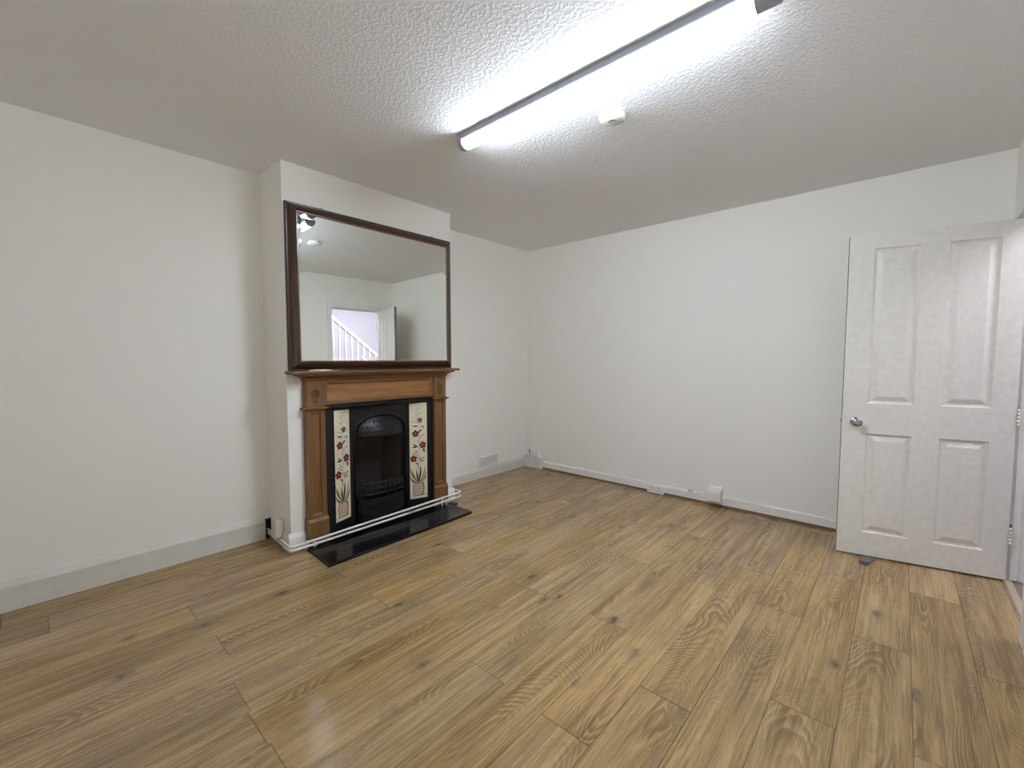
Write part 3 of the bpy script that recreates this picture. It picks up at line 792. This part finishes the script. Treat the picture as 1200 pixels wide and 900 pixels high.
# ------------------------------------------------------------------ small things on the walls
def socket_plate(mb, x0, x1, z0, z1, y): mb.box(x0, x1, y, y + 0.009, z0, z1, 0.002)
# double socket set into the far skirting
so = thing('double_socket', (1.578, -0.016, 0.008), 'white double socket set low in the far skirting board', 'socket')
k = MB(); k.box(1.503, 1.652, -0.038, -0.0165, 0.008, 0.079, 0.003); k.build('back_box', M_plastic, so)
k = MB(); k.box(1.500, 1.655, -0.047, -0.037, 0.005, 0.082, 0.003); kp_ = k.build('faceplate', M_plastic, so)
for c in (1.542, 1.613):
    for hx0, hx1, hz0, hz1 in ((-0.0035, 0.0035, 0.050, 0.061), (-0.0165, -0.0095, 0.026, 0.030), (0.0095, 0.0165, 0.026, 0.030)):
        h = MB(); h.box(c + hx0, c + hx1, -0.0475, -0.046, hz0, hz1); h.build('pin_hole', M_dark, kp_)
    s_ = MB(); s_.box(c + 0.014, c + 0.024, -0.0505, -0.046, 0.056, 0.074, 0.002); s_.build('rocker_switch', M_plastic, kp_)
# aerial outlet
ae = thing('aerial_socket', (1.888, -0.016, 0.066), 'tiny white aerial socket on the far skirting right of the double socket', 'socket')
k = MB(); k.box(1.860, 1.916, -0.027, -0.0165, 0.062, 0.112, 0.003); k.build('faceplate', M_plastic, ae)
k = MB(); k.lathe([(0.0, -0.0272), (0.0085, -0.0272), (0.0085, -0.032), (0.005, -0.032), (0.004, -0.028), (0, -0.028)], (1.886, 0, 0.090), 'y', 18); k.build('outlet', M_hinge, ae)
# switched spur box above the far skirting
jb = thing('switch_box', (2.096, 0, 0.052), 'white box with a sloping top on the far wall right of the two sockets', 'box')
k = MB(); k.prism([(0, 0.050), (-0.060, 0.050), (-0.066, 0.056), (-0.066, 0.126), (-0.060, 0.132), (-0.020, 0.163), (0, 0.163)], lambda p, q, t: (t, p - 0.0165 if p else -0.0005, q), 2.046, 2.146)
k.build('body', M_plastic, jb)
k = MB(); k.box(2.058, 2.134, -0.0855, -0.082, 0.060, 0.118, 0.0015); k.build('front_cover', M_plastic, jb)
# box standing on the corner boxing
cbx = thing('outlet_box', (0.146, 0, 0.1285), 'small white outlet box on the boxed skirting in the far corner', 'box')
k = MB(); k.box(0.095, 0.218, -0.048, -0.0005, 0.1285, 0.204, 0.004); k.build('body', M_plastic, cbx)
k = MB(); k.box(0.104, 0.209, -0.052, -0.047, 0.135, 0.197, 0.002); k.build('front_cover', M_plastic, cbx)
k = MB(); k.tube([(0.094, -0.028, 0.150), (0.078, -0.034, 0.152), (0.066, -0.030, 0.170), (0.056, -0.018, 0.185), (0.050, -0.002, 0.190)], 0.006, 10, 0, 0.006)
tag(k.build('cable', M_wedge, cbx), 'short dark cable')
# vent on the alcove wall
ve = thing('wall_vent', (0, -0.640, 0.118), 'white louvred vent on the alcove wall right of the fireplace', 'vent')
k = MB()
frame_of(k, -0.767, -0.512, 0.118, 0.218, -0.752, -0.527, 0.132, 0.204, 0.0005, 0.030)
k.box(0.0005, 0.004, -0.752, -0.527, 0.132, 0.204)
k.build('frame', M_plastic, ve)
for i in range(6):
    z_ = 0.134 + i * 0.0118
    l = MB(); l.prism([(0.006, z_ + 0.008), (0.008, z_ + 0.0095), (0.026, z_ + 0.0025), (0.025, z_ + 0.0005)], lambda p, q, t: (p, t, q), -0.752, -0.527)
    l.build('louvre', M_plastic, ve)
# box on the side of the chimney breast
cj = thing('junction_box', (0.22, CY2, 0.075), 'cream plastic junction box low on the left side of the chimney breast', 'box')
k = MB(); k.box(0.188, 0.252, CY2 - 0.018, CY2 - 0.0005, 0.076, 0.186, 0.004); k.build('back_box', M_cream, cj)
k = MB(); k.box(0.184, 0.256, CY2 - 0.060, CY2 - 0.017, 0.076, 0.190, 0.005); k.build('lid', M_cream, cj)
# dark wooden offcut by the hearth
oc = MB(); oc.box(0.405, 0.470, -1.515, -1.462, 0.0005, 0.022, 0.008, 0, 3)
tag(oc.build('wood_offcut', M_brown), 'dark brown rounded scrap of wood beside the right hearth corner', 'wood scrap')
# door wedge
wd = MB(); wd.prism([(0.0, 0.0005), (0.125, 0.0005), (0.125, 0.0105), (0.05, 0.024), (0.006, 0.027), (0.0, 0.024)],
                    lambda p, q, t: (3.075 + t * 0.97 + p * 0.22, -0.525 + p * 0.97 - t * 0.22, min(q, 0.0110) if p > 0.04 else q * 0.9), 0.0, 0.042)
tag(wd.build('door_wedge', M_wedge), 'grey rubber wedge pushed under the open door', 'door wedge')

# ------------------------------------------------------------------ ceiling: batten lamp, smoke alarm
LY = -2.198
la = thing('batten_light', (2.1, LY, H), 'long bright tube light fixed on the ceiling', 'lamp')
k = MB(); k.prism([(-0.042, H - 0.0005), (-0.042, H - 0.029), (-0.038, H - 0.033), (0.038, H - 0.033), (0.042, H - 0.029), (0.042, H - 0.0005)],
                  lambda p, q, t: (t, LY + p, q), 1.375, 2.885)
k.build('body', M_grey, la)
k = MB(); dp = [(0.037 * math.cos(PI + PI * i / 16), -0.0295 + 0.036 * math.sin(PI + PI * i / 16)) for i in range(17)]
dp = [(p, q + H - 0.004) for p, q in dp]
k.prism(dp, lambda p, q, t: (t, LY + p, q), 1.405, 2.818, 0, True)
tag(k.build('diffuser', M_lamp, la), 'glowing white opal diffuser')
for a, b in ((1.372, 1.405), (2.818, 2.888)):
    k = MB(); k.prism([(p * 1.04, (q - H) * 1.03 + H) for p, q in dp], lambda p, q, t: (t, LY + p, q), a, b); k.build('end_cap', M_grey, la)
sa = thing('smoke_alarm', (2.108, -1.866, H), 'round white smoke alarm on the ceiling', 'smoke alarm')
k = MB(); k.lathe([(0.0, -0.0005), (0.050, -0.0005), (0.050, -0.010), (0.0, -0.010)], (2.108, -1.866, H), 'z', 40); k.build('base', M_plastic, sa)
k = MB(); k.lathe([(0.0, -0.011), (0.058, -0.011), (0.0635, -0.014), (0.064, -0.024), (0.060, -0.033), (0.046, -0.040), (0.024, -0.043), (0.0, -0.044)], (2.108, -1.866, H), 'z', 40)
k.build('cover', M_plastic, sa)
k = MB(); k.lathe([(0.0, -0.0435), (0.021, -0.0425), (0.021, -0.0465), (0.017, -0.0475), (0.0165, -0.0462), (0.0, -0.0465)], (2.114, -1.880, H), 'z', 28)
tag(k.build('test_button', M_wedge and plain('alarm_button', (0.55, 0.55, 0.56), 0.4), sa), 'grey round test button')

# ------------------------------------------------------------------ unseen fill light added to brighten the hall
ld = bpy.data.lights.new('hall_fill_light', 'AREA'); ld.energy = 28; ld.color = (0.93, 0.93, 1.0); ld.shape = 'RECTANGLE'; ld.size = 0.8; ld.size_y = 1.2
lo_ = bpy.data.objects.new('hall_fill_light', ld); COL.objects.link(lo_); lo_.location = (4.45, -0.4, H - 0.03)

wn = MB()
for a, b, c, d in ((WX0, WX0 + 0.06, WZ0, WZ1), (WX1 - 0.06, WX1, WZ0, WZ1), (WX0 + 0.06, WX1 - 0.06, WZ0, WZ0 + 0.06), (WX0 + 0.06, WX1 - 0.06, WZ1 - 0.06, WZ1),
                   ((WX0 + WX1) / 2 - 0.03, (WX0 + WX1) / 2 + 0.03, WZ0 + 0.06, WZ1 - 0.06)):
    wn.box(a, b, BACK - 0.09, BACK - 0.03, c, d, 0.003)
wno = struct('fill_window_1', wn, M_gloss, 'white framed window added in the wall behind the viewpoint for fill light', 'window')  # unseen window, added to supply fill light from behind
wl = MB(); wl.box(WX0 - 0.05, WX1 + 0.05, BACK - 0.03, BACK + 0.07, WZ0 - 0.03, WZ0, 0.004); wl.build('window_sill', M_gloss, wno)
M_pane, _nt, _b = new_mat('window_pane'); _b.inputs['Roughness'].default_value = 0.0; _b.inputs['Transmission Weight'].default_value = 1.0
_b.inputs['IOR'].default_value = 1.0; _b.inputs['Specular IOR Level'].default_value = 0.0
for a, b in ((WX0 + 0.06, (WX0 + WX1) / 2 - 0.03), ((WX0 + WX1) / 2 + 0.03, WX1 - 0.06)):
    pnm = MB(); pnm.box(a, b, BACK - 0.062, BACK - 0.058, WZ0 + 0.06, WZ1 - 0.06); pnm.build('window_pane', M_pane, wno)
pl_ = bpy.data.lights.new('window_portal', 'AREA'); pl_.shape = 'RECTANGLE'; pl_.size = WX1 - WX0; pl_.size_y = WZ1 - WZ0; pl_.cycles.is_portal = True
po_ = bpy.data.objects.new('window_portal', pl_); COL.objects.link(po_); po_.location = ((WX0 + WX1) / 2, BACK - T, (WZ0 + WZ1) / 2); po_.rotation_euler = (PI / 2, 0, 0)

w = bpy.data.worlds.new('World'); S.world = w; w.use_nodes = True
wt = w.node_tree; g_ = G(wt); tcw = g_.node('ShaderNodeTexCoord'); bg_ = wt.nodes['Background']
zz_ = g_.sep(tcw.outputs['Generated'])[2]            # lower half made brighter than the sky, added to light the ceiling
wt.links.new(g_.mix(g_.smooth(zz_, -0.05, 0.05), (1.0, 0.985, 0.94), (0.48, 0.50, 0.52)), bg_.inputs[0]); bg_.inputs[1].default_value = 2.7

# ------------------------------------------------------------------ camera
yaw, pitch, roll, f = 0.7310, -0.0586, 0.0014, 510.13
cyw, syw, cp_, sp_ = math.cos(yaw), math.sin(yaw), math.cos(pitch), math.sin(pitch)
F_ = Vector((-syw * cp_, cyw * cp_, sp_)); R_ = Vector((cyw, syw, 0)); U_ = R_.cross(F_)
c_, s_ = math.cos(roll), math.sin(roll)
R2, U2 = R_ * c_ + U_ * s_, U_ * c_ - R_ * s_
cd = bpy.data.cameras.new('camera'); cd.sensor_width = 36.0; cd.lens = f * 36.0 / 1200.0; cd.clip_start = 0.02
cam = bpy.data.objects.new('camera', cd); COL.objects.link(cam)
mw = Matrix((R2, U2, -F_)).transposed().to_4x4(); mw.translation = Vector((3.2248, -3.8525, 1.2401)); cam.matrix_world = mw
S.camera = cam

S.view_settings.view_transform = 'Standard'; S.view_settings.look = 'None'
S.view_settings.gamma = 1.0; S.view_settings.use_curve_mapping = False
S.view_settings.exposure = 0.22
try:
    S.cycles.use_denoising = True; S.cycles.max_bounces = 16; S.cycles.diffuse_bounces = 10; S.cycles.glossy_bounces = 6
    S.cycles.sample_clamp_indirect = 6.0
except Exception: pass
